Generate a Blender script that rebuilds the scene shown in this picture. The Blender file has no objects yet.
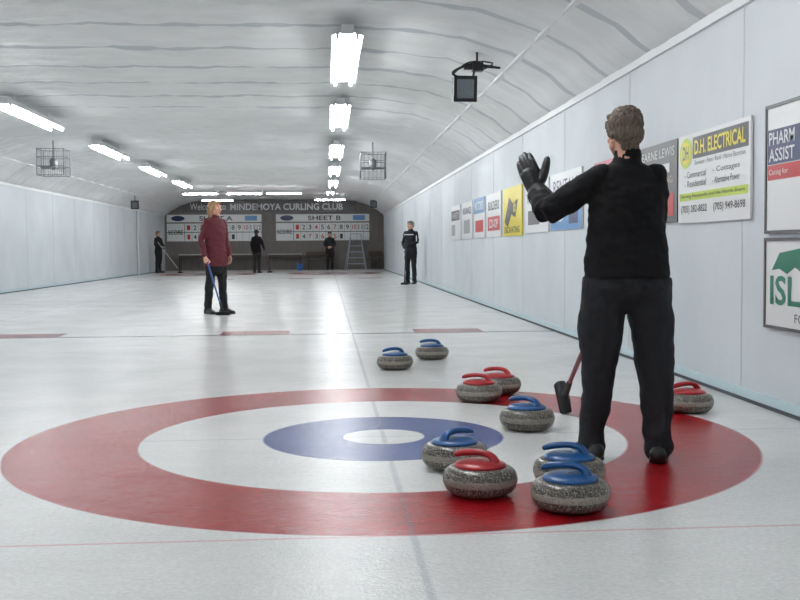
import bpy, bmesh, math, random
from mathutils import Vector, Matrix, noise
from mathutils.bvhtree import BVHTree
random.seed(4)
scene=bpy.context.scene
V=Vector
# ------------------------------------------------------------------ materials
def lin(c):
    return tuple(((x/255)/12.92 if x/255<=.04045 else ((x/255+.055)/1.055)**2.4) for x in c)+(1,)
MATS={}
def mat(name,rgb,rough=.6,metal=0,var=0,vscale=20,bump=0,bscale=60,emis=0,spec=.5,stretch=None):
    if name in MATS: return MATS[name]
    m=bpy.data.materials.new(name); m.use_nodes=True
    nt=m.node_tree; b=nt.nodes['Principled BSDF']; c=lin(rgb)
    b.inputs['Base Color'].default_value=c
    b.inputs['Roughness'].default_value=rough; b.inputs['Metallic'].default_value=metal
    b.inputs['Specular IOR Level'].default_value=spec
    if var or bump:
        tc=nt.nodes.new('ShaderNodeTexCoord'); mp=nt.nodes.new('ShaderNodeMapping')
        nt.links.new(tc.outputs['Object'],mp.inputs[0])
        if stretch: mp.inputs['Scale'].default_value=stretch
    if var:
        n=nt.nodes.new('ShaderNodeTexNoise'); n.inputs['Scale'].default_value=vscale; n.inputs['Detail'].default_value=5
        nt.links.new(mp.outputs[0],n.inputs['Vector'])
        r=nt.nodes.new('ShaderNodeValToRGB'); r.color_ramp.elements[0].position=.3; r.color_ramp.elements[1].position=.7
        r.color_ramp.elements[0].color=tuple(x*(1-var) for x in c[:3])+(1,)
        r.color_ramp.elements[1].color=tuple(min(1,x*(1+var)) for x in c[:3])+(1,)
        nt.links.new(n.outputs['Fac'],r.inputs[0]); nt.links.new(r.outputs[0],b.inputs['Base Color'])
    if bump:
        n2=nt.nodes.new('ShaderNodeTexNoise'); n2.inputs['Scale'].default_value=bscale; n2.inputs['Detail'].default_value=4
        nt.links.new(mp.outputs[0],n2.inputs['Vector'])
        bp=nt.nodes.new('ShaderNodeBump'); bp.inputs['Strength'].default_value=bump; bp.inputs['Distance'].default_value=.01
        nt.links.new(n2.outputs['Fac'],bp.inputs['Height']); nt.links.new(bp.outputs[0],b.inputs['Normal'])
    if emis:
        b.inputs['Emission Color'].default_value=(.965,.985,1,1); b.inputs['Emission Strength'].default_value=emis
    MATS[name]=m; return m
# ------------------------------------------------------------------ mesh builder
def catmull(P,R,sub):
    if sub<2 or len(P)<3: return P,R
    oP=[];oR=[]
    n=len(P)
    for i in range(n-1):
        p0=P[max(i-1,0)];p1=P[i];p2=P[i+1];p3=P[min(i+2,n-1)]
        r0=R[max(i-1,0)];r1=R[i];r2=R[i+1];r3=R[min(i+2,n-1)]
        for k in range(sub):
            t=k/sub
            f=lambda a,b,c,d:.5*((2*b)+(c-a)*t+(2*a-5*b+4*c-d)*t*t+(3*b-a-3*c+d)*t*t*t)
            oP.append(f(p0,p1,p2,p3)); oR.append((max(.001,f(r0[0],r1[0],r2[0],r3[0])),max(.001,f(r0[1],r1[1],r2[1],r3[1]))))
    oP.append(P[-1]);oR.append(R[-1]); return oP,oR
class MB:
    def __init__(s): s.v=[];s.f=[];s.m=[]
    def add(s,vs,fs,m=0):
        o=len(s.v); s.v+=[V(a) for a in vs]; s.f+=[tuple(i+o for i in f) for f in fs]; s.m+=[m]*len(fs)
    def tube(s,pts,rad,ref=(1,0,0),m=0,n=14,rnd=True,sub=1):
        P=[V(p) for p in pts]; R=[(r,r) if not isinstance(r,(tuple,list)) else tuple(r) for r in rad]
        P,R=catmull(P,R,sub)
        T=[]
        for i in range(len(P)):
            a=P[max(i-1,0)];b=P[min(i+1,len(P)-1)]; T.append((b-a).normalized())
        if rnd:
            pre=[];pr=[];po=[];por=[]
            r0=min(R[0]);r1=min(R[-1])
            for th in (75,50,25):
                t=math.radians(th); pre.append(P[0]-T[0]*r0*math.sin(t)); pr.append((R[0][0]*math.cos(t),R[0][1]*math.cos(t)))
            for th in (25,50,75):
                t=math.radians(th); po.append(P[-1]+T[-1]*r1*math.sin(t)); por.append((R[-1][0]*math.cos(t),R[-1][1]*math.cos(t)))
            T=[T[0]]*3+T+[T[-1]]*3; P=pre+P+po; R=pr+R+por
        vs=[];fs=[]
        rf=V(ref)
        for p,r,t in zip(P,R,T):
            a=rf-t*rf.dot(t)
            if a.length<1e-3: a=V((0,1,0))-t*t.y
            if a.length<1e-3: a=V((0,0,1))-t*t.z
            a.normalize(); b=t.cross(a)
            for k in range(n):
                th=2*math.pi*k/n; vs.append(p+a*r[0]*math.cos(th)+b*r[1]*math.sin(th))
        for i in range(len(P)-1):
            for k in range(n):
                k2=(k+1)%n; fs.append((i*n+k,i*n+k2,(i+1)*n+k2,(i+1)*n+k))
        fs.append(tuple(range(n-1,-1,-1))); fs.append(tuple((len(P)-1)*n+k for k in range(n)))
        s.add(vs,fs,m)
    def ell(s,c,r,m=0,n=20,k=12,mtx=None):
        vs=[];fs=[];c=V(c)
        for i in range(k+1):
            ph=math.pi*(i+.0)/k
            if i==0: ph=.03
            if i==k: ph=math.pi-.03
            for j in range(n):
                th=2*math.pi*j/n
                p=V((r[0]*math.sin(ph)*math.cos(th),r[1]*math.sin(ph)*math.sin(th),r[2]*math.cos(ph)))
                if mtx: p=mtx@p
                vs.append(c+p)
        for i in range(k):
            for j in range(n):
                j2=(j+1)%n; fs.append((i*n+j,(i+1)*n+j,(i+1)*n+j2,i*n+j2))
        fs.append(tuple(range(n))); fs.append(tuple(k*n+j for j in range(n-1,-1,-1)))
        s.add(vs,fs,m)
    def box(s,lo,hi,m=0,mtx=None):
        vs=[V((x,y,z)) for x in (lo[0],hi[0]) for y in (lo[1],hi[1]) for z in (lo[2],hi[2])]
        if mtx: vs=[mtx@v for v in vs]
        s.add(vs,[(0,1,3,2),(4,6,7,5),(0,4,5,1),(2,3,7,6),(0,2,6,4),(1,5,7,3)],m)
    def lathe(s,prof,n=48,mtx=None,closed_ends=True):
        vs=[]
        for r,z,_ in prof:
            for j in range(n):
                th=2*math.pi*j/n; p=V((r*math.cos(th),r*math.sin(th),z)); vs.append(mtx@p if mtx else p)
        o=len(s.v); s.v+=vs
        for i in range(len(prof)-1):
            for j in range(n):
                j2=(j+1)%n; s.f.append((o+i*n+j,o+i*n+j2,o+(i+1)*n+j2,o+(i+1)*n+j)); s.m.append(prof[i+1][2])
        s.f.append(tuple(o+j for j in range(n-1,-1,-1))); s.m.append(prof[0][2])
        e=o+(len(prof)-1)*n; s.f.append(tuple(e+j for j in range(n))); s.m.append(prof[-1][2])
    def xf(s,M): s.v=[M@v for v in s.v]
    def obj(s,name,mats,parent=None,smooth=True,recalc=True,loc=None,sharp=40):
        me=bpy.data.meshes.new(name); me.from_pydata([tuple(v) for v in s.v],[],s.f)
        for m in mats: me.materials.append(m)
        me.polygons.foreach_set('material_index',s.m)
        if recalc:
            bm=bmesh.new(); bm.from_mesh(me); bmesh.ops.recalc_face_normals(bm,faces=bm.faces); bm.to_mesh(me); bm.free()
        if smooth:
            me.polygons.foreach_set('use_smooth',[True]*len(me.polygons))
            try: me.set_sharp_from_angle(angle=math.radians(sharp))
            except Exception: pass
        me.update()
        o=bpy.data.objects.new(name,me); scene.collection.objects.link(o)
        if parent: o.parent=parent
        if loc is not None: o.location=loc
        return o
    def remesh(s,name,mats,voxel,parent=None,smooth_it=3,disp=None,floor=False):
        """unite all parts into one continuous surface"""
        tmp=s.obj(name+'_tmp',mats,smooth=False)
        src=tmp.data
        bvh=BVHTree.FromPolygons([v.co.copy() for v in src.vertices],[tuple(p.vertices) for p in src.polygons])
        mi=[p.material_index for p in src.polygons]
        r=tmp.modifiers.new('r','REMESH'); r.mode='VOXEL'; r.voxel_size=voxel
        if smooth_it:
            sm=tmp.modifiers.new('s','SMOOTH'); sm.factor=.5; sm.iterations=smooth_it
        dg=bpy.context.evaluated_depsgraph_get(); dg.update()
        me=bpy.data.meshes.new_from_object(tmp.evaluated_get(dg))
        me.name=name
        bpy.data.objects.remove(tmp)
        me.materials.clear()
        for m in mats: me.materials.append(m)
        idx=[]
        for p in me.polygons:
            h=bvh.find_nearest(p.center); idx.append(mi[h[2]] if h[2] is not None else 0)
        me.polygons.foreach_set('material_index',idx)
        co=[v.co.copy() for v in me.vertices]
        if disp:
            vm=[0]*len(co)
            for p,i in zip(me.polygons,idx):
                for v in p.vertices: vm[v]=i
            nm=[v.normal.copy() for v in me.vertices]
            for k,i in enumerate(vm):
                if i in disp:
                    amp,sc=disp[i][0],disp[i][1]; c=co[k]
                    q=V((c.x*sc[0],c.y*sc[1],c.z*sc[2]))
                    d=noise.noise(q)+.5*noise.noise(q*2.1+V((3,1,7)))
                    co[k]=c+nm[k]*d*amp
        if floor:
            for c in co:
                if c.z<.004: c.z=0
        me.vertices.foreach_set('co',[x for c in co for x in c])
        me.polygons.foreach_set('use_smooth',[True]*len(me.polygons)); me.update()
        o=bpy.data.objects.new(name,me); scene.collection.objects.link(o)
        if parent: o.parent=parent
        return o
def empty(name,loc=(0,0,0),rz=0):
    e=bpy.data.objects.new(name,None); scene.collection.objects.link(e); e.location=loc; e.rotation_euler=(0,0,rz); e.empty_display_size=.1
    return e
def text_geo(body,bold=0):
    cu=bpy.data.curves.new('t','FONT'); cu.body=body; cu.extrude=0; cu.resolution_u=3; cu.offset=bold
    o=bpy.data.objects.new('t',cu); scene.collection.objects.link(o)
    dg=bpy.context.evaluated_depsgraph_get(); dg.update()
    me=bpy.data.meshes.new_from_object(o.evaluated_get(dg))
    vs=[v.co.copy() for v in me.vertices]; fs=[tuple(p.vertices) for p in me.polygons]
    bpy.data.objects.remove(o); bpy.data.meshes.remove(me)
    return vs,fs
class Panel:
    """flat sign: local a,b coordinates in metres from lower-left corner"""
    def __init__(s,org,ex,ey): s.o=V(org);s.ex=V(ex);s.ey=V(ey);s.en=s.ex.cross(s.ey);s.mb=MB();s.mats=[];
    def mi(s,m):
        if m not in s.mats: s.mats.append(m)
        return s.mats.index(m)
    def P(s,a,b,d): return s.o+s.ex*a+s.ey*b+s.en*d
    def rect(s,a0,b0,a1,b1,m,d0=0,d1=.004):
        vs=[s.P(a,b,d) for a in (a0,a1) for b in (b0,b1) for d in (d0,d1)]
        s.mb.add(vs,[(0,1,3,2),(4,6,7,5),(0,4,5,1),(2,3,7,6),(0,2,6,4),(1,5,7,3)],s.mi(m))
    def poly(s,pts,m,d):
        s.mb.add([s.P(a,b,d) for a,b in pts],[tuple(range(len(pts)))],s.mi(m))
    def disc(s,a,b,ra,rb,m,d):
        s.poly([(a+ra*math.cos(t*math.pi/12),b+rb*math.sin(t*math.pi/12)) for t in range(24)],m,d)
    def text(s,body,a0,b0,a1,b1,m,d,bold=0,fit=True):
        vs,fs=text_geo(body,bold)
        if not vs: return
        x0=min(v.x for v in vs);x1=max(v.x for v in vs);y0=min(v.y for v in vs);y1=max(v.y for v in vs)
        sx=(a1-a0)/(x1-x0); sy=(b1-b0)/(y1-y0)
        if not fit: sx=sy
        s.mb.add([s.P(a0+(v.x-x0)*sx,b0+(v.y-y0)*sy,d) for v in vs],fs,s.mi(m))
    def done(s,name,parent=None): return s.mb.obj(name,s.mats,parent,smooth=False,recalc=False)

XR,XL,YF,YN=2.61,-7.3,47.5,-4.0
HW=2.5; HC=3.25
# ------------------------------------------------------------------ ice
def ice_mat():
    m=bpy.data.materials.new('pebbled_ice'); m.use_nodes=True; nt=m.node_tree; N=nt.nodes; L=nt.links
    b=N['Principled BSDF']
    tc=N.new('ShaderNodeTexCoord'); sp=N.new('ShaderNodeSeparateXYZ'); L.new(tc.outputs['Object'],sp.inputs[0])
    def M(op,a,bb=None,c=None):
        n=N.new('ShaderNodeMath'); n.operation=op
        for i,x in enumerate((a,bb,c)):
            if x is None: continue
            if isinstance(x,(int,float)): n.inputs[i].default_value=x
            else: L.new(x,n.inputs[i])
        return n.outputs[0]
    X=sp.outputs[0];Y=sp.outputs[1]
    cx,cy=.2785,5.246
    xx=M('SUBTRACT',M('ABSOLUTE',M('ADD',X,4.78/2-cx)),4.78/2)
    yy=M('SUBTRACT',M('ABSOLUTE',M('SUBTRACT',Y,cy+34.75/2)),34.75/2)
    d=M('SQRT',M('ADD',M('MULTIPLY',xx,xx),M('MULTIPLY',yy,yy)))
    def band(v,lo,hi,s=.008):
        a=N.new('ShaderNodeMapRange'); a.inputs[1].default_value=lo-s;a.inputs[2].default_value=lo+s; L.new(v,a.inputs[0])
        c=N.new('ShaderNodeMapRange'); c.inputs[1].default_value=hi-s;c.inputs[2].default_value=hi+s; L.new(v,c.inputs[0])
        return M('MULTIPLY',a.outputs[0],M('SUBTRACT',1,c.outputs[0]))
    def noise_(sc,det=4,rough=.5,vec=None):
        n=N.new('ShaderNodeTexNoise'); n.inputs['Scale'].default_value=sc; n.inputs['Detail'].default_value=det; n.inputs['Roughness'].default_value=rough
        L.new(vec or tc.outputs['Object'],n.inputs['Vector']); return n.outputs['Fac']
    def mix(col,fac,rgb):
        n=N.new('ShaderNodeMix'); n.data_type='RGBA'; L.new(fac,n.inputs[0])
        if isinstance(col,tuple): n.inputs[6].default_value=col
        else: L.new(col,n.inputs[6])
        n.inputs[7].default_value=lin(rgb); return n.outputs[2]
    base=N.new('ShaderNodeValToRGB'); base.color_ramp.elements[0].position=.3; base.color_ramp.elements[1].position=.7
    base.color_ramp.elements[0].color=lin((223,224,222)); base.color_ramp.elements[1].color=lin((237,237,235))
    L.new(noise_(1.3,6,.6),base.inputs[0])
    col=base.outputs[0]
    col=mix(col,M('MULTIPLY',band(xx,-.012,.012,.006),.3),(120,135,155))
    col=mix(col,M('MULTIPLY',band(yy,-.008,.008,.004),.3),(130,140,155))
    col=mix(col,band(d,1.22,1.83),(154,18,28))
    col=mix(col,band(d,.21,.61),(10,52,128))
    col=mix(col,M('MULTIPLY',band(xx,-.007,.007,.004),M('MULTIPLY',band(d,1.22,1.83),.35)),(90,60,90))
    col=mix(col,M('MULTIPLY',band(yy,1.825,1.84,.006),.5),(215,120,130))
    ax=M('ABSOLUTE',xx)
    col=mix(col,M('MULTIPLY',M('MULTIPLY',band(yy,-6.95,-6.36,.02),band(ax,.72,1.5)),.9),(140,22,34))
    col=mix(col,M('MULTIPLY',band(yy,-6.46,-6.35,.01),.85),(50,56,66))
    n=N.new('ShaderNodeMix'); n.data_type='RGBA'; n.blend_type='MULTIPLY'; n.inputs[0].default_value=1
    sr=N.new('ShaderNodeValToRGB'); sr.color_ramp.elements[0].position=.35; sr.color_ramp.elements[1].position=.65
    sr.color_ramp.elements[0].color=(.87,.87,.87,1); sr.color_ramp.elements[1].color=(1,1,1,1)
    L.new(noise_(55,3,.7),sr.inputs[0]); L.new(col,n.inputs[6]); L.new(sr.outputs[0],n.inputs[7])
    L.new(n.outputs[2],b.inputs['Base Color'])
    rr=N.new('ShaderNodeMapRange'); rr.inputs[3].default_value=.11; rr.inputs[4].default_value=.28; L.new(noise_(2.2,6,.65),rr.inputs[0]); L.new(rr.outputs[0],b.inputs['Roughness'])
    b.inputs['IOR'].default_value=1.38
    bp=N.new('ShaderNodeBump'); bp.inputs['Strength'].default_value=.45; bp.inputs['Distance'].default_value=.004
    L.new(noise_(90,3,.6),bp.inputs['Height'])
    bp2=N.new('ShaderNodeBump'); bp2.inputs['Strength'].default_value=.25; bp2.inputs['Distance'].default_value=.01
    L.new(noise_(9,3,.6),bp2.inputs['Height']); L.new(bp.outputs[0],bp2.inputs['Normal'])
    L.new(bp2.outputs[0],b.inputs['Normal'])
    return m
mb=MB(); mb.box((XL-.1,YN-.1,-.1),(XR+.1,YF+.1,0)); mb.obj('floor',[ice_mat()],smooth=False)
# ------------------------------------------------------------------ ceiling
def prof(x):
    d=min(x-XL,XR-x)
    K=[(0,HW),(.3,2.76),(.7,2.98),(1.2,3.13),(1.8,3.22),(2.3,HC)]
    if d>=2.3: return HC
    for (a,za),(b,zb) in zip(K,K[1:]):
        if d<=b:
            t=(d-a)/(b-a); return za+(zb-za)*t
    return HC
wall_m=mat('painted_wall_panel',(203,209,213),.5,var=.06,vscale=1.2,bump=.6,bscale=5)
ceil_m=mat('white_insulation_vinyl',(218,220,220),.42,var=.06,vscale=1.8,bump=1.0,bscale=9,stretch=(1,2.0,1))
seam_c=mat('ceiling_seam_tape',(184,190,194),.5)
NXC=170
xs=[XL+ (XR-XL)*i/NXC for i in range(NXC+1)]; RIB=1.22
ny=int((YF-YN)/.061)+1; ys=[YN+(YF-YN)*j/(ny-1) for j in range(ny)]
vs=[];fs=[];ms=[]
nn=noise.noise
for y in ys:
    ph=((y-YN)%RIB)/RIB
    sag=.04*(math.sin(math.pi*ph))**.6 if 0<ph<1 else 0
    for x in xs:
        d=min(x-XL,XR-x)
        w=nn(V((x*1.3,y*4.5,0)))*.016+abs(nn(V((x*3,y*6,9))))*.030+nn(V((x*6,y*8,3)))*.008
        fx=.015*abs(math.sin(math.pi*(x-XR)/1.24))**.5
        k=min(1,d/.12)
        vs.append((x,y,prof(x)-(sag+w+fx)*k))
nx=len(xs)
mb=MB()
fa=[];fb=[]
for j in range(ny-1):
    ph=((ys[j]+.03-YN)%RIB)/RIB
    for i in range(nx-1): (fb if (ph<.03 or ph>.97) else fa).append((j*nx+i,j*nx+i+1,(j+1)*nx+i+1,(j+1)*nx+i))
mb.add(vs,fa,0); mb.f+=fb; mb.m+=[1]*len(fb)
mb.obj('ceiling',[ceil_m,seam_c],recalc=False,sharp=60)
# ------------------------------------------------------------------ walls
seam=mat('wall_seam_strip',(190,197,202),.5)
def sidewall(name,x,sgn):
    mb=MB(); mb.box((min(x,x+.12*sgn),YN,0),(max(x,x+.12*sgn),YF,HW+.02),0)
    for k in range(int((YF-YN)/2.44)+1):
        y=YN+.6+k*2.44
        if y<YF: mb.box((x-.003*sgn if sgn>0 else x,y-.008,0),(x if sgn>0 else x-.003*sgn,y+.008,HW),1)
    mb.obj(name,[wall_m,seam],smooth=False)
sidewall('wall_right',XR,1); sidewall('wall_left',XL,-1)
mb=MB(); mb.box((XL-.1,YN-.1,0),(XR+.1,YN,HC+.1)); mb.obj('wall_near',[wall_m],smooth=False)
farm=mat('brown_panelled_wall',(112,106,102),.6,var=.15,vscale=3,stretch=(6,1,1))
mb=MB(); mb.box((XL-.1,YF,0),(XR+.1,YF+.1,HC+.1)); mb.obj('wall_far',[farm],smooth=False)
trim_m=mat('white_trim_strip',(222,225,226),.4); blue_m=mat('pale_blue_kickboard',(190,210,216),.4); dark_m=mat('dark_gap',(60,66,74),.6)
for side,x,s in (('right',XR,-1),('left',XL,1)):
    mb=MB(); a,b=sorted((x,x+.025*s)); mb.box((a,YN,HW-.05),(b,YF,HW+.035),0)
    a,b=sorted((x,x+.03*s)); 
    mb.obj('trim_top_'+side,[trim_m],smooth=False)
    mb=MB(); mb.box((a,YN,.02),(b,YF,.07),0); a2,b2=sorted((x,x+.04*s)); mb.box((a2,YN,0),(b2,YF,.02),1)
    mb.obj('baseboard_'+side,[blue_m,dark_m],smooth=False)
    xb=XR-.62 if s<0 else XL+.62
    zb=prof(xb)-.04
    mb=MB(); mb.box((xb-.03,YN,zb-.012),(xb+.03,YF,zb+.02)); mb.obj('trim_cove_'+side,[trim_m],smooth=False)
# ------------------------------------------------------------------ lights
white_metal=mat('white_enamel',(215,218,220),.35)
tube_m=mat('fluorescent_tube',(255,255,255),.3,emis=49)
def fixture(x,y,length=2.9,rz=0,z=3.0):
    mb=MB(); h=length/2
    mb.box((-.06,-h,.02),(.06,h,.11),0)
    for s in (-1,1):
        vs=[(s*.05,-h,.035),(s*.15,-h,.002),(s*.15,h,.002),(s*.05,h,.035),(s*.05,-h,.045),(s*.155,-h,.010),(s*.155,h,.010),(s*.05,h,.045)]
        mb.add(vs,[(0,1,2,3),(7,6,5,4),(0,4,5,1),(1,5,6,2),(2,6,7,3),(3,7,4,0)],0)
        mb.tube([(s*.095,-h+.03,-.016),(s*.095,-.02,-.016)],[.019,.019],m=1,n=10,rnd=False)
        mb.tube([(s*.095,.02,-.016),(s*.095,h-.03,-.016)],[.019,.019],m=1,n=10,rnd=False)
        for yy in (-h+.015,0,h-.015): mb.box((s*.095-.014,yy-.015,-.035),(s*.095+.014,yy+.015,.03),0)
    for yy in (-h*.6,h*.6): mb.tube([(0,yy,.1),(0,yy,.24)],[.006,.006],m=0,n=6,rnd=False)
    e=mb.obj('fluorescent_light_fixture',[white_metal,tube_m]); e.location=(x,y,z); e.rotation_euler=(0,0,rz)
for x in (.22,-4.5):
    for y in (-.2,5.5,11.5,16.4,22.2,27.6,33.0): fixture(x,y)
for x in (-1.55,-3.0,-4.6): fixture(x,38.4,1.3,math.pi/2)
fixture(.15,38.4,1.3,0); fixture(.15,43.5,1.3,math.pi/2); fixture(-4.5,43.5,1.3,math.pi/2)
# ------------------------------------------------------------------ ceiling fans in wire cages
wire=mat('grey_wire',(96,100,104),.4,metal=.3); fan_m=mat('fan_blade_grey',(120,125,128),.4)
def cage(x,y,z0=2.42,z1=2.95,w=.29):
    e=empty('caged_ceiling_fan',(x,y,0)); mb=MB()
    for a in (-w,w):
        for b in (-w,w): mb.tube([(a,b,z0),(a,b,z1)],[.008,.008],n=6)
    for z in (z0,z0+.18,z0+.36,z1):
        for s in (-w,w):
            mb.tube([(-w,s,z),(w,s,z)],[.006,.006],n=6); mb.tube([(s,-w,z),(s,w,z)],[.006,.006],n=6)
    for k in range(-2,3):
        t=k*w/3
        for s in (-w,w):
            mb.tube([(t,s,z0),(t,s,z1)],[.003,.003],n=5); mb.tube([(s,t,z0),(s,t,z1)],[.003,.003],n=5)
        mb.tube([(t,-w,z0),(t,w,z0)],[.003,.003],n=5)
    mb.obj('wire_cage',[wire],e)
    mb=MB(); mb.tube([(0,0,3.2),(0,0,2.8)],[.015,.015],n=8); mb.lathe([(.03,2.58,0),(.07,2.62,0),(.08,2.76,0),(.04,2.82,0)],20)
    for k in range(4):
        R=Matrix.Rotation(k*math.pi/2,4,'Z')@Matrix.Rotation(.4,4,'X')
        mb.box((.06,-.06,-.004),(.25,.06,.004),0,Matrix.Translation((0,0,2.62))@R)
    mb.obj('fan_motor_and_blades',[fan_m],e)
cage(.97,21.6,2.40,2.93,.26); cage(-5.45,21.3,2.46,2.98,.26)
blk=mat('black_plastic',(22,23,25),.45); grey=mat('speaker_grille',(105,112,118),.6,var=.3,vscale=80)
def speaker(x,y,z,s=1,name='ceiling_speaker'):
    e=empty(name,(x,y,z)); mb=MB()
    mb.box((-.14*s,-.1*s,-.16*s),(.14*s,.1*s,.15*s),0); mb.box((-.15*s,-.115*s,-.17*s),(-.125*s,-.1*s,.16*s),0);mb.box((.125*s,-.115*s,-.17*s),(.15*s,-.1*s,.16*s),0)
    mb.box((-.15*s,-.115*s,-.17*s),(.15*s,-.1*s,-.14*s),0);mb.box((-.15*s,-.115*s,.13*s),(.15*s,-.1*s,.16*s),0)
    mb.box((-.11*s,-.108*s,-.125*s),(.11*s,-.1*s,.115*s),1)
    o=mb.obj('housing',[blk,grey],e,smooth=False); o.rotation_euler=(0.12,0,.05)
    return e
e=speaker(1.47,11.0,2.645,.82)
mb=MB()
mb.tube([(-.06,.02,.12),(-.12,.0,.17),(.02,-.02,.24),(.16,-.02,.27)],[.014]*4,sub=4)
mb.tube([(.1,.02,.12),(.12,.0,.2),(.2,-.02,.25)],[.012]*3,sub=4)
mb.tube([(-.12,0,.15),(.05,-.05,.27),(.3,-.05,.26),(.2,0,.2)],[.008]*4,sub=4)
mb.box((.09,-.05,.18),(.20,.05,.27)); mb.box((-.0,-.03,.20),(.1,.03,.26))
mb.tube([(.2,0,.24),(.38,.0,.22)],[.02,.012]); mb.tube([(.14,0,.2),(.14,0,.40)],[.012,.012])
mb.obj('bracket_and_cables',[blk],e)
e=speaker(1.9,42,2.75,.9); mb=MB(); mb.tube([(0,0,.1),(0,0,.32)],[.015,.015]); mb.obj('hanger',[blk],e)
e=speaker(-6.7,37,2.55,.9); mb=MB(); mb.tube([(0,0,.1),(0,0,.3)],[.015,.015]); mb.obj('hanger',[blk],e)
# ------------------------------------------------------------------ curling stones
def granite():
    m=bpy.data.materials.new('speckled_granite'); m.use_nodes=True; nt=m.node_tree;N=nt.nodes;L=nt.links;b=N['Principled BSDF']
    tc=N.new('ShaderNodeTexCoord'); v=N.new('ShaderNodeTexNoise'); v.inputs['Scale'].default_value=135; v.inputs['Detail'].default_value=3; v.inputs['Roughness'].default_value=.7
    L.new(tc.outputs['Object'],v.inputs['Vector'])
    r=N.new('ShaderNodeValToRGB')
    E=r.color_ramp.elements; E[0].position=.36;E[0].color=lin((30,29,28)); E[1].position=.66;E[1].color=lin((182,174,160))
    e=E.new(.47);e.color=lin((70,67,62)); e=E.new(.56);e.color=lin((104,98,90))
    L.new(v.outputs['Fac'],r.inputs[0]); L.new(r.outputs[0],b.inputs['Base Color']); b.inputs['Roughness'].default_value=.28
    return m
gran=granite()
band_m=mat('pitted_striking_band',(138,133,124),.75,var=.35,vscale=160,bump=.4,bscale=150)
hcol={'red':mat('red_handle_plastic',(158,22,30),.3),'blue':mat('blue_handle_plastic',(6,70,126),.3)}
steel=mat('brushed_steel',(150,150,150),.3,metal=1)
def stone(x,y,c,ang):
    e=empty('curling_stone',(x,y,0),math.radians(ang))
    mb=MB(); P=[(.03,.006,0),(.058,.006,0),(.064,0,0),(.070,.001,0)]
    for k in range(9):
        t=math.pi/2*k/8; P.append((.078+.064*math.sin(t),.047-.045*math.cos(t),0))
    P+=[(.1445,.050,1),(.1455,.058,1),(.1455,.066,1),(.1445,.074,1),(.142,.078,0)]
    for k in range(1,9):
        t=math.pi/2*k/8; P.append((.098+.044*math.cos(t),.078+.034*math.sin(t),0))
    P+=[(.03,.113,0)]
    mb.lathe(P,56); mb.obj('granite_body',[gran,band_m],e,sharp=30)
    mb=MB(); mb.lathe([(.097,.108,0),(.101,.112,0),(.101,.119,0),(.096,.124,0),(.080,.130,0),(.050,.135,0),(.02,.137,0),(.004,.137,0)],48)
    mb.obj('handle_base',[hcol[c]],e,sharp=60)
    mb=MB()
    mb.tube([(-.060,0,.122),(-.058,0,.139),(-.042,0,.155),(-.008,0,.163),(.035,0,.163),(.075,0,.157),(.098,0,.150)],
            [(.032,.024),(.023,.017),(.019,.014),(.0175,.013),(.018,.0135),(.019,.0135),(.016,.011)],ref=(0,1,0),sub=5,n=18)
    mb.obj('gooseneck_handle',[hcol[c]],e)
    mb=MB(); mb.lathe([(.010,.136,0),(.010,.139,0),(.006,.140,0),(.001,.140,0)],16); mb.obj('centre_bolt',[steel],e)
for x,y,c,a in ((.531,8.183,'blue',200),(.897,8.879,'blue',170),(.941,6.40,'red',160),(1.122,6.72,'red',150),
                (1.047,5.378,'blue',140),(.547,4.456,'blue',35),(.587,3.97,'red',150),(.967,4.085,'blue',165),(.881,3.707,'blue',160),(2.085,5.846,'red',195)):
    stone(x,y,c,a)
# ------------------------------------------------------------------ people
def hand(mb,w,d,n,thumb,mi,L=.18,curl=(.15,.25,.2),rf=.0085,spread=.10,thumb_dir=None,thumb_curl=.1,wd=.04):
    """w wrist, d pointing dir, n palm normal, thumb=+1/-1 side"""
    w=V(w);d=V(d).normalized();n=V(n); n=(n-d*n.dot(d)).normalized(); s=d.cross(n).normalized()*thumb
    k=L/.18
    mb.tube([w-d*.02*k,w+d*.02*k,w+d*.055*k,w+d*.088*k],[(.026*k,.020*k),(.033*k,.018*k),(wd*k,.017*k),(wd*.95*k,.013*k)],ref=s,m=mi,n=16,sub=2)
    mb.ell(w+d*.035*k+s*.022*k+n*.008*k,(.018*k,.018*k,.018*k),mi,12,8)
    lens=[.072,.080,.074,.058]
    for i in range(4):
        o=(1.5-i)/1.5
        p=w+d*(.082-.004*abs(o)-(.004 if i==3 else 0))*k+s*o*(wd-.010)*k
        dd=(d+s*o*spread).normalized(); pts=[p-dd*.01*k,p]; ang=0; q=p
        for j,(fr,c) in enumerate(zip((.45,.30,.25),curl)):
            ang+=c; dv=(dd*math.cos(ang)+n*math.sin(ang)); q=q+dv*lens[i]*fr*k; pts.append(q)
        mb.tube(pts,[rf*1.1*k,rf*1.12*k,rf*1.05*k,rf*.98*k,rf*.82*k],ref=s,m=mi,n=10,sub=2)
    td=V(thumb_dir).normalized() if thumb_dir is not None else (d*.75+s*.6+n*.25).normalized()
    p=w+d*.03*k+s*.026*k; pts=[p,p+td*.03*k]; q=pts[-1]
    t2=(td+ (n*thumb_curl*2+d*.35)).normalized(); q=q+t2*.03*k; pts.append(q)
    t3=(t2+(n*thumb_curl*2+d*.1)).normalized(); pts.append(q+t3*.022*k)
    mb.tube(pts,[rf*1.5*k,rf*1.3*k,rf*1.15*k,rf*.9*k],ref=n,m=mi,n=10,sub=2)
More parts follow.
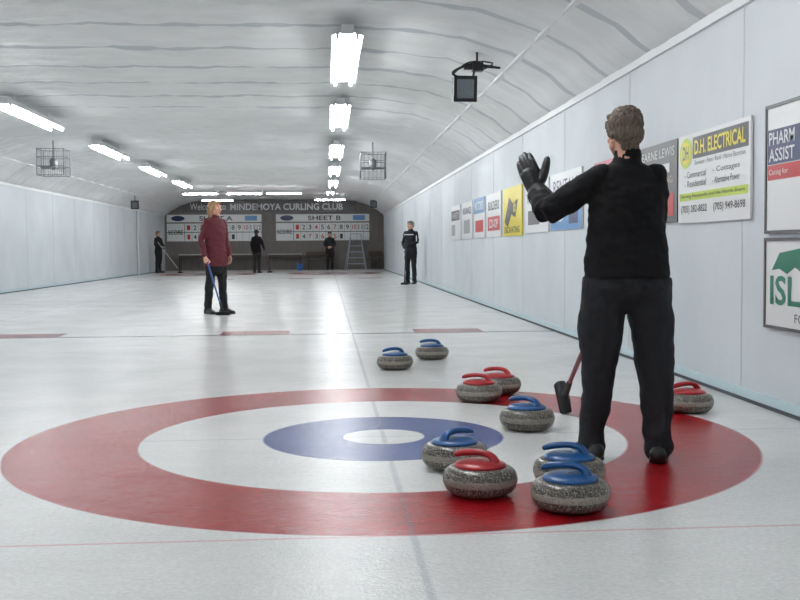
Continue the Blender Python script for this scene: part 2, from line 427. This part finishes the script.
def person(name,loc,face,scale,col,torso=None,legs=None,arms=None,hands=None,head_turn=0,head_tilt=0,head_pos=(0,.015,1.585),hair='short',
           voxel=.010,hvoxel=.006,shoes=None,detail=1,neck=(0,-.005,1.44),body_disp=True,extras=None):
    """local frame: +y forward, x right, standing height 1.70; col keys jacket,trousers,hair,skin,glove,shoe"""
    e=empty(name,loc,face); e.scale=(scale,)*3
    J,T,S,H,G,SH=col['jacket'],col['trousers'],col['skin'],col['hair'],col['glove'],col['shoe']
    mb=MB()
    torso=torso or [(.80,.18,.125,0),(.90,.18,.125,0),(1.03,.160,.112,0),(1.16,.165,.115,.0),(1.28,.178,.118,0),(1.37,.165,.098,0),(1.425,.115,.08,-.005),(1.455,.07,.066,-.005),(1.485,.062,.06,0)]
    mb.tube([(t[4] if len(t)>4 else 0,t[3],t[0]) for t in torso],[(t[1],t[2]) for t in torso],ref=(1,0,0),m=0,n=28,rnd=False,sub=3)
    z0=torso[0][0]
    mb.tube([(0,0,z0-.03),(0,0,z0+.12)],[(torso[0][1]-.02,torso[0][2]-.015)]*2,ref=(1,0,0),m=1,n=24)
    legs=legs or [[(-.088,0,.88),(-.095,.012,.49),(-.10,-.01,.10)],[(.088,0,.88),(.095,.012,.49),(.10,-.01,.10)]]
    shoes=shoes or [.15,-.15]
    for i,l in enumerate(legs):
        h,k,a=[V(p) for p in l[:3]]; rs=l[3] if len(l)>3 else (.095,.086,.068,.064,.058,.060)
        mb.tube([h,h.lerp(k,.5)+V((0,.008,0)),k,k.lerp(a,.4)+V((0,-.012,0)),a.lerp(k,.12),V((a.x,a.y,.068))],rs,ref=(1,0,0),m=1,n=18,sub=3)
        fa=shoes[i]; f=V((-math.sin(fa),math.cos(fa),0)); b=V((a.x,a.y,0))
        mb.tube([b-f*.060+V((0,0,.042)),b+V((0,0,.05)),b+f*.07+V((0,0,.042)),b+f*.13+V((0,0,.032)),b+f*.185+V((0,0,.026))],
                [(.042,.044),(.046,.052),(.046,.042),(.048,.032),(.038,.024)],ref=(f.y,-f.x,0),m=2,n=16,sub=2)
        mb.tube([b-f*.068+V((0,0,.010)),b+f*.07+V((0,0,.010)),b+f*.135+V((0,0,.010)),b+f*.195+V((0,0,.010))],
                [(.044,.014),(.046,.014),(.050,.014),(.038,.014)],ref=(f.y,-f.x,0),m=2,n=12,sub=2)
    for a in arms:
        s_,el,wr=[V(p) for p in a[:3]]; ar=a[3] if len(a)>3 else (.058,.056,.048,.045,.038)
        mb.tube([s_,s_.lerp(el,.5),el,el.lerp(wr,.5),wr],ar,ref=(0,1,0),m=0,n=16,sub=3)
    hp=V(head_pos); nk=V(neck)
    mb.tube([nk+V((0,0,-.04)),nk+V((0,0,.03)),hp+V((0,-.02,-.06))],[.062,.052,.054],m=3,n=16)
    HM=Matrix.Translation(hp)@Matrix.Rotation(head_turn,4,'Z')@Matrix.Rotation(head_tilt,4,'X')
    hb=MB()
    hb.ell((0,-.015,.03),(.073,.092,.085),0,24,16); hb.ell((0,.018,-.028),(.060,.070,.083),0,24,14)
    hb.ell((0,.052,-.092),(.030,.028,.022),0,14,8); hb.tube([(-.055,.005,-.06),(-.02,.05,-.088)],[.022,.02]); hb.tube([(.055,.005,-.06),(.02,.05,-.088)],[.022,.02])
    hb.tube([(0,.082,.012),(0,.095,-.012),(0,.104,-.030)],[.007,.009,.012],n=10); hb.ell((0,.092,-.034),(.018,.012,.008),0,12,8)
    hb.ell((0,.076,.020),(.048,.014,.009),0,16,8)
    for s in (-1,1):
        hb.ell((s*.040,.062,-.028),(.020,.018,.018),0,12,8)
        hb.ell((s*.076,-.008,-.012),(.008,.019,.031),0,12,10,Matrix.Rotation(s*.25,3,'Z'))
    hb.ell((0,.084,-.060),(.023,.009,.005),1,14,8); hb.ell((0,.082,-.069),(.020,.009,.006),1,14,8)
    hb.tube([(0,-.02,-.05),(0,-.022,-.13)],[.054,.052],m=0,n=18)
    hb.xf(HM)
    hb.remesh('head',[S,mat('lips',(168,100,92),.5)],hvoxel,e,2)
    eb=MB()
    for s in (-1,1):
        eb.ell((s*.030,.0765,-.001),(.0125,.0105,.0095),0,14,10); eb.ell((s*.030,.0835,-.001),(.0055,.0045,.0055),1,10,8)
        eb.tube([(s*.016,.090,.016),(s*.032,.090,.021),(s*.047,.080,.016)],[.003,.0035,.002],m=2,n=6)
    eb.xf(HM); eb.obj('eyes',[mat('eye_white',(230,228,222),.3),mat('iris',(50,42,36),.2),H],e)
    rb=MB()
    rb.ell((0,-.024,.040),(.0825,.098,.084),0,26,18)
    rb.ell((0,-.055,-.012),(.073,.062,.066),0,22,14)
    for s in (-1,1): rb.tube([(s*.070,.02,.045),(s*.073,.0,.015),(s*.070,-.03,-.02)],[.016,.014,.016])
    rb.tube([(-.045,.055,.085),(.0,.066,.088),(.045,.055,.080)],[.018,.020,.017],n=12)
    if hair=='short':
        rb.tube([(0,-.066,-.04),(0,-.066,-.082)],[(.058,.03),(.045,.018)],m=0,n=16)
    else:
        rb.tube([(0,-.075,.0),(0,-.08,-.07),(0,-.072,-.13)],[(.082,.04),(.083,.036),(.07,.022)],m=0,n=18,sub=3)
        for s in (-1,1): rb.tube([(s*.072,.015,.04),(s*.082,-.004,-.03),(s*.084,-.014,-.09),(s*.076,-.02,-.13)],[(.018,.024),(.018,.026),(.018,.026),(.012,.020)],m=0,n=12,sub=3)
    rb.xf(HM)
    rb.remesh('hair',[H],hvoxel,e,1,disp={0:(.008,(80,80,22))})
    if extras: extras(mb)
    disp={0:(.010,(9,9,15)),1:(.012,(8,8,10))} if body_disp else None
    mb.remesh('body',[J,T,SH,S],voxel,e,3,disp=disp,floor=True)
    for h in hands:
        hb=MB(); h(hb); hb.remesh('hand',[G,J],min(.0045,hvoxel),e,1)
    return e
broom_blk=mat('black_fabric_pad',(28,28,31),.9)
def broom(top,tip,shaft_m,head_m,side=(1,0,0),upright=None):
    """shaft from top to tip; pad lies flat on the ice, or along `upright` when the broom is tilted on its edge"""
    e=empty('curling_broom',(0,0,0))
    top=V(top);tip=V(tip); d=(tip-top).normalized(); s=V(side)
    mb=MB(); mb.tube([top,top+d*.02,tip-d*.10],[.014,.0135,.0125],m=0,n=14)
    mb.tube([top-d*.005,top+d*.12],[.0155]*2,m=1,n=14)
    mb.tube([tip-d*.14,tip-d*.09,tip-d*.03],[.016,.019,.022],m=1,n=12)
    if upright:
        s=V(upright).normalized(); c=V(tip)+d*.03; t=(d-s*d.dot(s)).normalized(); u=s.cross(t)
        mb.tube([c-s*.085-t*.004,c-t*.012,c+s*.085-t*.004],[(.030,.012),(.034,.018),(.030,.012)],ref=u,m=1,n=14,sub=4)
        mb.tube([c-s*.075+t*.016,c+s*.075+t*.016],[(.036,.022)]*2,ref=u,m=2,n=18)
        mb.tube([tip-d*.05,c],[.02,.024],m=1,n=12)
    else:
        s=(s-V((0,0,1))*s.z).normalized(); t=V((0,0,1)).cross(s)
        c=V((tip.x,tip.y,.022))
        mb.tube([c-s*.085+V((0,0,.018)),c+V((0,0,.024)),c+s*.085+V((0,0,.018))],[(.026,.012),(.030,.016),(.026,.012)],ref=t,m=1,n=14,sub=4)
        mb.tube([c-s*.088,c+s*.088],[(.034,.0215)]*2,ref=t,m=2,n=18)
        mb.tube([tip-d*.05,c+V((0,0,.02))],[.02,.024],m=1,n=12)
    mb.obj('broom_shaft_and_head',[shaft_m,head_m,broom_blk],e); return e

skin=mat('skin',(206,156,134),.5,spec=.4)
blackjk=mat('black_softshell',(10,10,13),.8,bump=.2,bscale=300,spec=.25); charcoal=mat('charcoal_trousers',(33,34,38),.75,bump=.25,bscale=120,spec=.25)
leather=mat('black_leather_glove',(8,8,10),.42,bump=.3,bscale=90); shoe_m=mat('black_shoe',(14,14,16),.4)
brown=mat('brown_greying_hair',(92,78,66),.65,var=.5,vscale=60,stretch=(3,3,.6)); blonde=mat('blonde_hair',(168,132,96),.6,var=.2,vscale=60)
dkhair=mat('dark_hair',(40,32,28),.6); greyhair=mat('grey_hair',(120,112,106),.6)
maroon=mat('maroon_jacket',(88,10,28),.65,bump=.2,bscale=60); navy=mat('navy_clothes',(18,20,28),.8); blackp=mat('black_trousers',(14,14,17),.8)
# foreground skip, back to us, left hand raised
S=.926; O=V((1.33,4.53,0))
def loc_(p): return (V(p)-O)/S
wl=loc_((.985,4.80,1.222)); tipl=loc_((.910,4.86,1.433))
grip_d=(V((1.341,5.842,.03))-V((1.36,4.79,.90))).normalized()
wr=loc_((1.445,4.74,.935))
def hl(hb):
    d=(tipl-wl).normalized()
    hand(hb,wl+d*.005,d,(0.25,1,0),-1,0,L=.250,curl=(.15,.30,.40),rf=.0135,spread=-.03,thumb_dir=(.45,.1,.88),thumb_curl=.0,wd=.0335)
    hb.tube([wl-d*.055,wl-d*.01,wl+d*.05,wl+d*.10],[(.050,.050),(.047,.046),(.053,.040),(.054,.032)],m=0,n=18,sub=3)
    fd=(loc_((1.0,4.60,1.12))-wl).normalized(); hb.tube([wl+fd*.11,wl],[.064,.052],m=0,n=18)
def hr(hb):
    n_=V((-1,.1,0)).cross(grip_d)
    if n_.z>0: n_=-n_
    hand(hb,wr,(-1,.15,-.1),n_,1 if V((-1,.15,-.1)).cross(n_).dot(grip_d)>0 else -1,0,L=.18,curl=(.9,1.2,.9),rf=.0095,thumb_curl=.6)
def p1_extra(mb):
    mb.tube([(0,-.02,1.435),(0,-.02,1.50)],[(.068,.066),(.060,.060)],m=0,n=20,rnd=False) # stand collar
    mb.tube([(-.20,0,.90),(.20,0,.90)],[.004,.004],m=0,n=6)
    mb.tube([(.002,0,.892),(.002,0,.915)],[(.211,.144)]*2,ref=(1,0,0),m=0,n=28,rnd=False)
    mb.ell((0,-.01,.80),(.085,.085,.085),1,18,12)
    for s in (-1,1):
        mb.ell((s*.085,-.035,.84),(.095,.095,.085),1,18,12)
        mb.tube([(s*.05,-.132,.850),(s*.15,-.112,.838)],[(.006,.005)]*2,m=1,n=8)
sk=person('woman_skip_in_black',O,0,S,dict(jacket=blackjk,trousers=charcoal,skin=skin,hair=brown,glove=leather,shoe=shoe_m),
  torso=[(.895,.207,.140,0,.002),(.94,.208,.140,0,.002),(1.05,.198,.130,0),(1.16,.186,.122,0),(1.28,.182,.120,0),(1.36,.172,.104,0),(1.41,.130,.085,-.008),(1.44,.075,.068,-.012),(1.46,.066,.062,-.015)],
  legs=[[(-.108,.0,.86),(-.128,.02,.47),(-.148,.075,.10),(.108,.108,.088,.074,.064,.070)],[(.108,0,.86),(.142,.0,.47),(.155,-.02,.10),(.108,.110,.092,.080,.070,.076)]],
  arms=[[(-.125,-.005,1.372),loc_((1.0,4.60,1.125)),loc_((.985,4.745,1.19)),(.066,.070,.066,.062,.056)],
        [(.135,-.005,1.372),loc_((1.478,4.60,1.06)),loc_((1.452,4.735,.95)),(.064,.066,.058,.054,.044)]],
  hands=[hl,hr],head_turn=.12,head_tilt=-.08,head_pos=(-.012,.005,1.582),shoes=[.1,-.35],voxel=.006,hvoxel=.003,extras=p1_extra,neck=(0,-.015,1.43))
bl=mat('dark_broom_shaft',(45,48,55),.3)
hg=O+S*(wr+V((-1,.15,-.1)).normalized()*.085)+V((0,-.02,-.024))
broom(hg-grip_d*.15,(1.341,5.78,.12),mat('red_grey_shaft',(120,52,58),.35),blk,upright=(-.15,.35,1))
fw=math.radians(-138)
def armset(l=None,r=None):
    return [l or [(-.15,0,1.375),(-.215,-.02,1.12),(-.215,.06,.89)], r or [(.15,0,1.375),(.215,-.02,1.12),(.215,.06,.89)]]
def simple_hand(w,d,side,curl=(.35,.45,.35)):
    w=V(w)
    def f(hb):
        hand(hb,w,d,(-side,0,0.0),1 if V(d).cross(V((-side,0,0))).dot(V((0,1,0)))>0 else -1,0,L=.175,curl=curl)
    return f
wy=15.6
e2=person('woman_in_maroon_jacket',(-1.66,wy,0),fw,.99,dict(jacket=maroon,trousers=blackp,skin=skin,hair=blonde,glove=skin,shoe=shoe_m),
  torso=[(.72,.185,.14,0),(.84,.19,.14,0),(1.0,.172,.125,0),(1.14,.170,.12,.0),(1.28,.178,.125,0),(1.37,.165,.10,0),(1.425,.115,.08,-.005),(1.455,.075,.068,-.005),(1.49,.066,.06,0)],
  arms=armset(r=[(.15,0,1.375),(.24,-.02,1.11),(.235,.06,.88)]),
  hands=[simple_hand((-.215,.065,.875),(0,.15,-1),-1),simple_hand((.235,.065,.865),(0,.25,-1),1,(.8,.9,.6))],hair='long',head_turn=.25,hvoxel=.005,voxel=.009,
  legs=[[(-.088,0,.88),(-.10,.03,.49),(-.11,.06,.10)],[(.088,0,.88),(.095,-.01,.49),(.10,-.07,.10)]])
def world(e,p):
    return Matrix.Translation(e.location)@Matrix.Rotation(e.rotation_euler.z,4,'Z')@(V(p)*e.scale[0])
g=world(e2,(.225,.10,.80)); tp=world(e2,(.16,.38,.05))
broom(g+(g-tp)*.12,tp,mat('blue_shaft',(50,80,140),.35),blk)
e3=person('man_in_dark_jacket',(2.22,27.4,0),math.radians(150),.985,dict(jacket=navy,trousers=blackp,skin=skin,hair=greyhair,glove=blk,shoe=shoe_m),
  arms=[[(-.15,0,1.375),(-.22,.05,1.13),(-.06,.24,1.05)],[(.15,0,1.375),(.22,.04,1.13),(.08,.24,.98)]],
  hands=[simple_hand((-.05,.25,1.05),(.8,.4,0),-1,(.8,.9,.6)),simple_hand((.07,.25,.97),(-.8,.4,0),1,(.8,.9,.6))],head_turn=-.3)
mb=MB()
for s in (-1,1): mb.tube([(s*.205,.075,1.30),(s*.225,.11,1.15)],[(.014,.004)]*2,m=0,n=8)
mb.tube([(-.13,.118,1.33),(.13,.118,1.33)],[.012,.012],m=0,n=8); mb.obj('white_jacket_stripe',[mat('white_fabric',(215,215,215),.8)],e3)
g=world(e3,(0,.30,1.0)); broom(g+V((0,0,.2)),(g.x-.05,g.y-.1,.05),bl,blk)
e4=person('curler_in_dark_clothes',(-6.95,43.4,0),math.radians(-120),1.02,dict(jacket=navy,trousers=blackp,skin=skin,hair=greyhair,glove=blk,shoe=shoe_m),
  arms=[[(-.15,0,1.375),(-.22,.03,1.13),(-.08,.24,1.1)],[(.15,0,1.375),(.22,.03,1.13),(.1,.26,1.0)]],
  hands=[simple_hand((-.07,.25,1.1),(.6,.6,0),-1,(.8,.9,.6)),simple_hand((.09,.27,1.0),(-.6,.6,0),1,(.8,.9,.6))],voxel=.014,hvoxel=.008)
g=world(e4,(0,.33,1.05)); broom(g+V((-.35,0,.3)),(g.x+.65,g.y-.3,.06),mat('white_shaft',(200,200,200),.4),blk)
e5=person('curler_in_black',(-2.8,41.7,0),math.radians(-20),1.02,dict(jacket=blackjk,trousers=blackp,skin=skin,hair=dkhair,glove=blk,shoe=shoe_m),
  arms=armset(r=[(.15,0,1.375),(.23,.04,1.13),(.22,.22,.98)]),
  hands=[simple_hand((-.215,.065,.875),(0,.15,-1),-1),simple_hand((.22,.235,.97),(-.1,.6,-.8),1,(.8,.9,.6))],voxel=.014,hvoxel=.008)
g=world(e5,(.19,.30,.93)); broom(g+V((-.05,0,.35)),(g.x+.2,g.y+.3,.05),bl,blk)
e6=person('curler_in_navy',(.13,46.2,0),math.radians(180),1.0,dict(jacket=navy,trousers=blackp,skin=skin,hair=dkhair,glove=skin,shoe=shoe_m),
  arms=[[(-.15,0,1.375),(-.24,.02,1.13),(-.05,.17,1.0)],[(.15,0,1.375),(.24,.02,1.13),(.05,.18,1.02)]],
  hands=[simple_hand((-.04,.18,1.0),(.8,.3,-.1),-1,(.5,.6,.4)),simple_hand((.04,.20,1.02),(-.8,.3,-.1),1,(.5,.6,.4))],voxel=.014,hvoxel=.008)
# ------------------------------------------------------------------ wall posters (right wall)
def pm(n,c,r=.35): return mat('print_'+n,c,r)
W=pm('white',(220,222,222));BK=pm('black',(20,20,22));YL=pm('yellow',(222,205,40));RD=pm('red',(176,30,38));NV=pm('navy',(28,40,88))
GN=pm('green',(18,110,84));LG=pm('lime',(178,200,50));DG=pm('dark_grey',(78,76,78));TN=pm('tan',(176,160,140));LB=pm('light_blue',(90,140,190));GY=pm('grey',(150,152,155))
def wallpanel(yfar,ynear,z0,z1):
    p=Panel((XR-.018,yfar,z0),(0,-1,0),(0,0,1)); p.w=yfar-ynear;p.h=z1-z0; return p
def poster(yfar,ynear,z0,z1,bg,name='advertising_poster',frame=None):
    p=wallpanel(yfar,ynear,z0,z1); p.rect(0,0,p.w,p.h,bg,-.012,.004)
    if frame:
        f=.018
        for r in ((0,0,f,p.h),(p.w-f,0,p.w,p.h),(0,0,p.w,f),(0,p.h-f,p.w,p.h)): p.rect(*r,frame,.004,.012)
    return p
p=poster(5.965,4.70,1.03,1.775,W,frame=DG); w,h=p.w,p.h
p.rect(.03,.40,.45,.60,NV,.004,.006); p.text('PHARM',.05,.51,.38,.585,W,.008,.01); p.text('ASSIST',.05,.415,.38,.49,W,.008,.01)
p.rect(.03,.31,.45,.395,RD,.004,.006); p.text('Caring for',.05,.33,.3,.37,W,.008)
p.text('DRUG STORE',.55,.42,1.15,.56,NV,.006,.02); p.text('Prescriptions - Gifts - Photo',.5,.12,1.15,.18,BK,.006); p.done('advertising_poster')
p=poster(5.965,4.70,.478,1.005,W,frame=DG); w,h=p.w,p.h
p.poly([(.1,.34),(.2,.44),(.5,.47),(.8,.43),(.95,.36),(.85,.33),(.78,.37),(.7,.32),(.62,.36),(.52,.32),(.4,.36),(.3,.32),(.2,.35)],GN,.006)
p.text('ISLAND',.08,.14,w-.1,.31,GN,.007,.02); p.text('FOODS & SUPPLY',.4,.05,w-.1,.10,BK,.006); p.done('advertising_poster')
p=poster(7.49,6.19,1.125,1.755,W); w,h=p.w,p.h
p.rect(.30,.45,w-.03,.60,BK,.004,.006); p.text('D.H. ELECTRICAL',.34,.475,w-.07,.575,YL,.008,.02)
p.disc(.16,.50,.13,.11,LG,.006); p.disc(.16,.50,.10,.08,YL,.007); p.text('DH',.10,.45,.22,.55,GN,.008,.02)
p.text('Domestic - Farm - Rural - Marine Electrician',.34,.405,w-.07,.435,BK,.006)
for i,(a,b) in enumerate((('Commercial','Cottages'),('Residential','Alternative Power'))):
    z=.32-i*.065; p.text('- '+a,.14,z,.56,z+.045,BK,.006); p.text('- '+b,.68,z,1.14,z+.045,BK,.006)
p.rect(.03,.16,w-.03,.215,LG,.004,.006); p.text('Serving Manitoulin and the North Shore',.07,.172,w-.07,.203,BK,.008)
p.text('(705) 282-8822',.07,.06,.58,.125,BK,.006,.01); p.text('(705) 949-8698',.70,.06,w-.07,.125,BK,.006,.01); p.done('advertising_poster')
p=poster(8.49,7.52,1.14,1.755,DG); w,h=p.w,p.h
p.text('LEARNE LEWIS',.06,.50,w-.06,.57,W,.006); p.rect(.50,.38,.80,.45,W,.004,.006);p.text('HOME LENDING',.08,.30,w-.1,.35,TN,.006); p.rect(.08,.05,.6,.22,BK,.004,.006); p.text('Agent',.1,.10,.5,.17,W,.007)
p.rect(.66,.05,.9,.22,RD,.004,.006); p.done('advertising_poster')
p=poster(9.9,8.8,1.14,1.76,pm('pink',(190,90,110))); w=p.w; p.text('FUNERAL HOME',.1,.36,w-.1,.46,W,.006); p.rect(.1,.08,w-.1,.25,W,.004,.006); p.done('advertising_poster')
p=poster(11.85,10.4,1.15,1.78,W); w=p.w; p.rect(.0,.0,w,.30,LB,.004,.006); p.text('RENTALS',.15,.40,w-.15,.55,NV,.006); p.disc(.5,.18,.2,.09,W,.008); p.rect(.9,.06,1.3,.24,NV,.006,.008); p.done('advertising_poster')
p=poster(13.4,12.0,1.14,1.78,W); w=p.w; p.text('TIMBER MART',.1,.38,w-.1,.5,BK,.006,.02); p.rect(.2,.10,w-.5,.28,DG,.004,.006); p.disc(1.1,.2,.15,.09,GY,.007); p.done('advertising_poster')
p=poster(15.1,13.65,1.12,1.80,YL); w=p.w; p.poly([(.15,.2),(.5,.55),(.8,.45),(1.2,.5),(1.0,.25),(.7,.3),(.4,.12)],BK,.006); p.text('EXCAVATING',.15,.04,w-.15,.13,BK,.006,.02); p.text('&',.85,.32,1.05,.55,YL,.008); p.done('advertising_poster')
p=poster(16.65,15.3,1.12,1.80,W); w=p.w; p.rect(.1,.10,w-.1,.32,RD,.004,.006); p.text('BUILDERS',.15,.42,w-.15,.56,BK,.006,.02); p.text('CO-OP',.25,.14,w-.25,.28,W,.008,.02); p.done('advertising_poster')
p=poster(18.1,16.9,1.12,1.80,W); w=p.w; p.rect(.0,.42,w,.68,LB,.004,.006); p.text('MOTORS',.15,.47,w-.15,.62,W,.008,.02); p.rect(.15,.1,w-.15,.3,RD,.004,.006); p.done('advertising_poster')
p=poster(19.75,18.35,1.12,1.80,W); w=p.w; p.text('INSURANCE',.15,.45,w-.15,.58,NV,.006,.02); p.rect(.3,.1,w-.3,.35,GY,.004,.006); p.done('advertising_poster')
p=poster(21.5,20.0,1.12,1.80,W); w=p.w; p.rect(.1,.38,w-.1,.58,DG,.004,.006); p.text('VARIETY',.25,.42,w-.25,.54,W,.008); p.rect(.1,.08,.7,.3,GY,.004,.006); p.done('advertising_poster')
# ------------------------------------------------------------------ far wall signs & scoreboards
def farpanel(x0,x1,z0,z1): 
    p=Panel((x0,YF-.035,z0),(1,0,0),(0,0,1)); p.w=x1-x0;p.h=z1-z0; return p
p=farpanel(-6.5,1.35,2.62,3.12); p.rect(0,0,p.w,p.h,pm('sign_brown',(92,90,92)),-.03,.004)
p.text('Welcome to',.35,.12,1.95,.42,W,.01); p.text('MINDEMOYA CURLING CLUB',2.15,.10,p.w-.6,.40,W,.01,.02); p.done('club_name_sign')
for x0,lab in ((-7.2,'SHEET A'),(-2.3,'SHEET B')):
    p=farpanel(x0,x0+4.25,1.33,2.53); w=p.w
    p.rect(0,.86,w,1.2,W,-.03,.004); p.text(lab,1.45,.92,2.95,1.13,BK,.01,.02)
    p.disc(.5,1.03,.3,.12,NV,.008); p.rect(3.5,.92,4.05,1.14,LB,.004,.008)
    p.rect(0,0,w,.80,W,-.03,.004)
    p.rect(0,.385,w,.415,BK,.004,.008)
    p.text('SCORE',.06,.30,.72,.50,BK,.012,.02)
    p.rect(.78,.02,.80,.78,BK,.004,.008)
    for i in range(12):
        a=.86+i*.285; p.rect(a+.255,.02,a+.265,.78,BK,.004,.006)
        p.text(str(i+1),a+.04,.5,a+(.18 if i<9 else .22),.72,RD if i%3==0 else BK,.008,.01)
        if i<8: p.text(str((i*3)%7+1),a+.05,.08,a+.18,.30,BK if i%2 else RD,.008,.01)
    p.done('curling_scoreboard')
wood=mat('dark_wood',(70,56,46),.5); ltop=mat('table_top_grey',(170,170,168),.4)
def table(x,y,w=1.8,d=.6):
    mb=MB(); mb.box((x-w/2,y-d/2,.70),(x+w/2,y+d/2,.74),0)
    for a in (-1,1):
        for b in (-1,1): mb.box((x+a*(w/2-.05)-.02,y+b*(d/2-.05)-.02,0),(x+a*(w/2-.05)+.02,y+b*(d/2-.05)+.02,.70),1)
    mb.box((x-w/2+.05,y-d/2+.04,.6),(x+w/2-.05,y-d/2+.06,.70),1); mb.obj('folding_table',[ltop,wood],smooth=False)
table(-5.7,47.0); table(-1.9,47.0,1.5); table(-3.9,47.0,1.4)
def bench(x,y,w=1.6):
    mb=MB(); mb.box((x-w/2,y-.18,.42),(x+w/2,y+.18,.46),0)
    for a in (-1,1): mb.box((x+a*(w/2-.12)-.02,y-.16,0),(x+a*(w/2-.12)+.02,y+.16,.42),0)
    mb.box((x-w/2,y+.14,.62),(x+w/2,y+.17,.82),0)
    for a in (-1,1): mb.box((x+a*(w/2-.12)-.02,y+.13,.42),(x+a*(w/2-.12)+.02,y+.17,.82),0)
    mb.obj('wooden_bench',[wood],smooth=False)
bench(-.3,47.1,1.3); bench(2.2,47.1,.6)
alu=mat('aluminium',(165,178,190),.35,metal=.6)
mb=MB(); lx,ly=1.30,46.7
for s in (-1,1):
    mb.tube([(lx+s*.42,ly-.35,.02),(lx+s*.22,ly-.02,1.6)],[.022,.022],n=8); mb.tube([(lx+s*.5,ly+.35,.02),(lx+s*.22,ly+.02,1.6)],[.018,.018],n=8)
for k in range(1,6):
    t=k/6; hw=.42-.2*t; yy=ly-.35+.33*t; z=1.6*t; mb.box((lx-hw,yy-.05,z-.015),(lx+hw,yy+.05,z+.015))
mb.box((lx-.26,ly-.12,1.58),(lx+.26,ly+.12,1.63)); mb.obj('step_ladder',[alu])
mb=MB(); mb.lathe([(.11,0,0),(.14,.28,0),(.145,.28,0),(.13,.27,0)],24,Matrix.Translation((-1.2,45.8,0))); mb.tube([(-1.34,45.8,.27),(-1.2,45.8,.42),(-1.06,45.8,.27)],[.006]*3,sub=4,n=6); mb.obj('plastic_bucket',[mat('blue_bucket',(40,90,160),.4)])
mb=MB(); mb.tube([(XL+.05,40.5,0.0),(XL+.05,40.5,2.45)],[.035,.035],n=12); mb.obj('conduit_pipe',[white_metal])
# ------------------------------------------------------------------ world & camera
w=bpy.data.worlds.new('World'); scene.world=w; w.use_nodes=True; w.node_tree.nodes['Background'].inputs[0].default_value=(.5,.55,.6,1); w.node_tree.nodes['Background'].inputs[1].default_value=.1
f,Hc,psi,phi,roll=1034.58,.9635,.0701,.0504,-.0075
R=V((math.cos(psi),-math.sin(psi),0));F=V((math.sin(psi)*math.cos(phi),math.cos(psi)*math.cos(phi),-math.sin(phi)));U=R.cross(F)
R2=R*math.cos(roll)+U*math.sin(roll);U2=-R*math.sin(roll)+U*math.cos(roll)
cam=bpy.data.cameras.new('camera'); co=bpy.data.objects.new('camera',cam); scene.collection.objects.link(co)
M=Matrix(((R2.x,U2.x,-F.x,0),(R2.y,U2.y,-F.y,0),(R2.z,U2.z,-F.z,Hc),(0,0,0,1))); co.matrix_world=M
cam.sensor_width=36; cam.lens=f/800*36; cam.clip_end=200; scene.camera=co
scene.view_settings.view_transform='Standard'; scene.view_settings.exposure=0
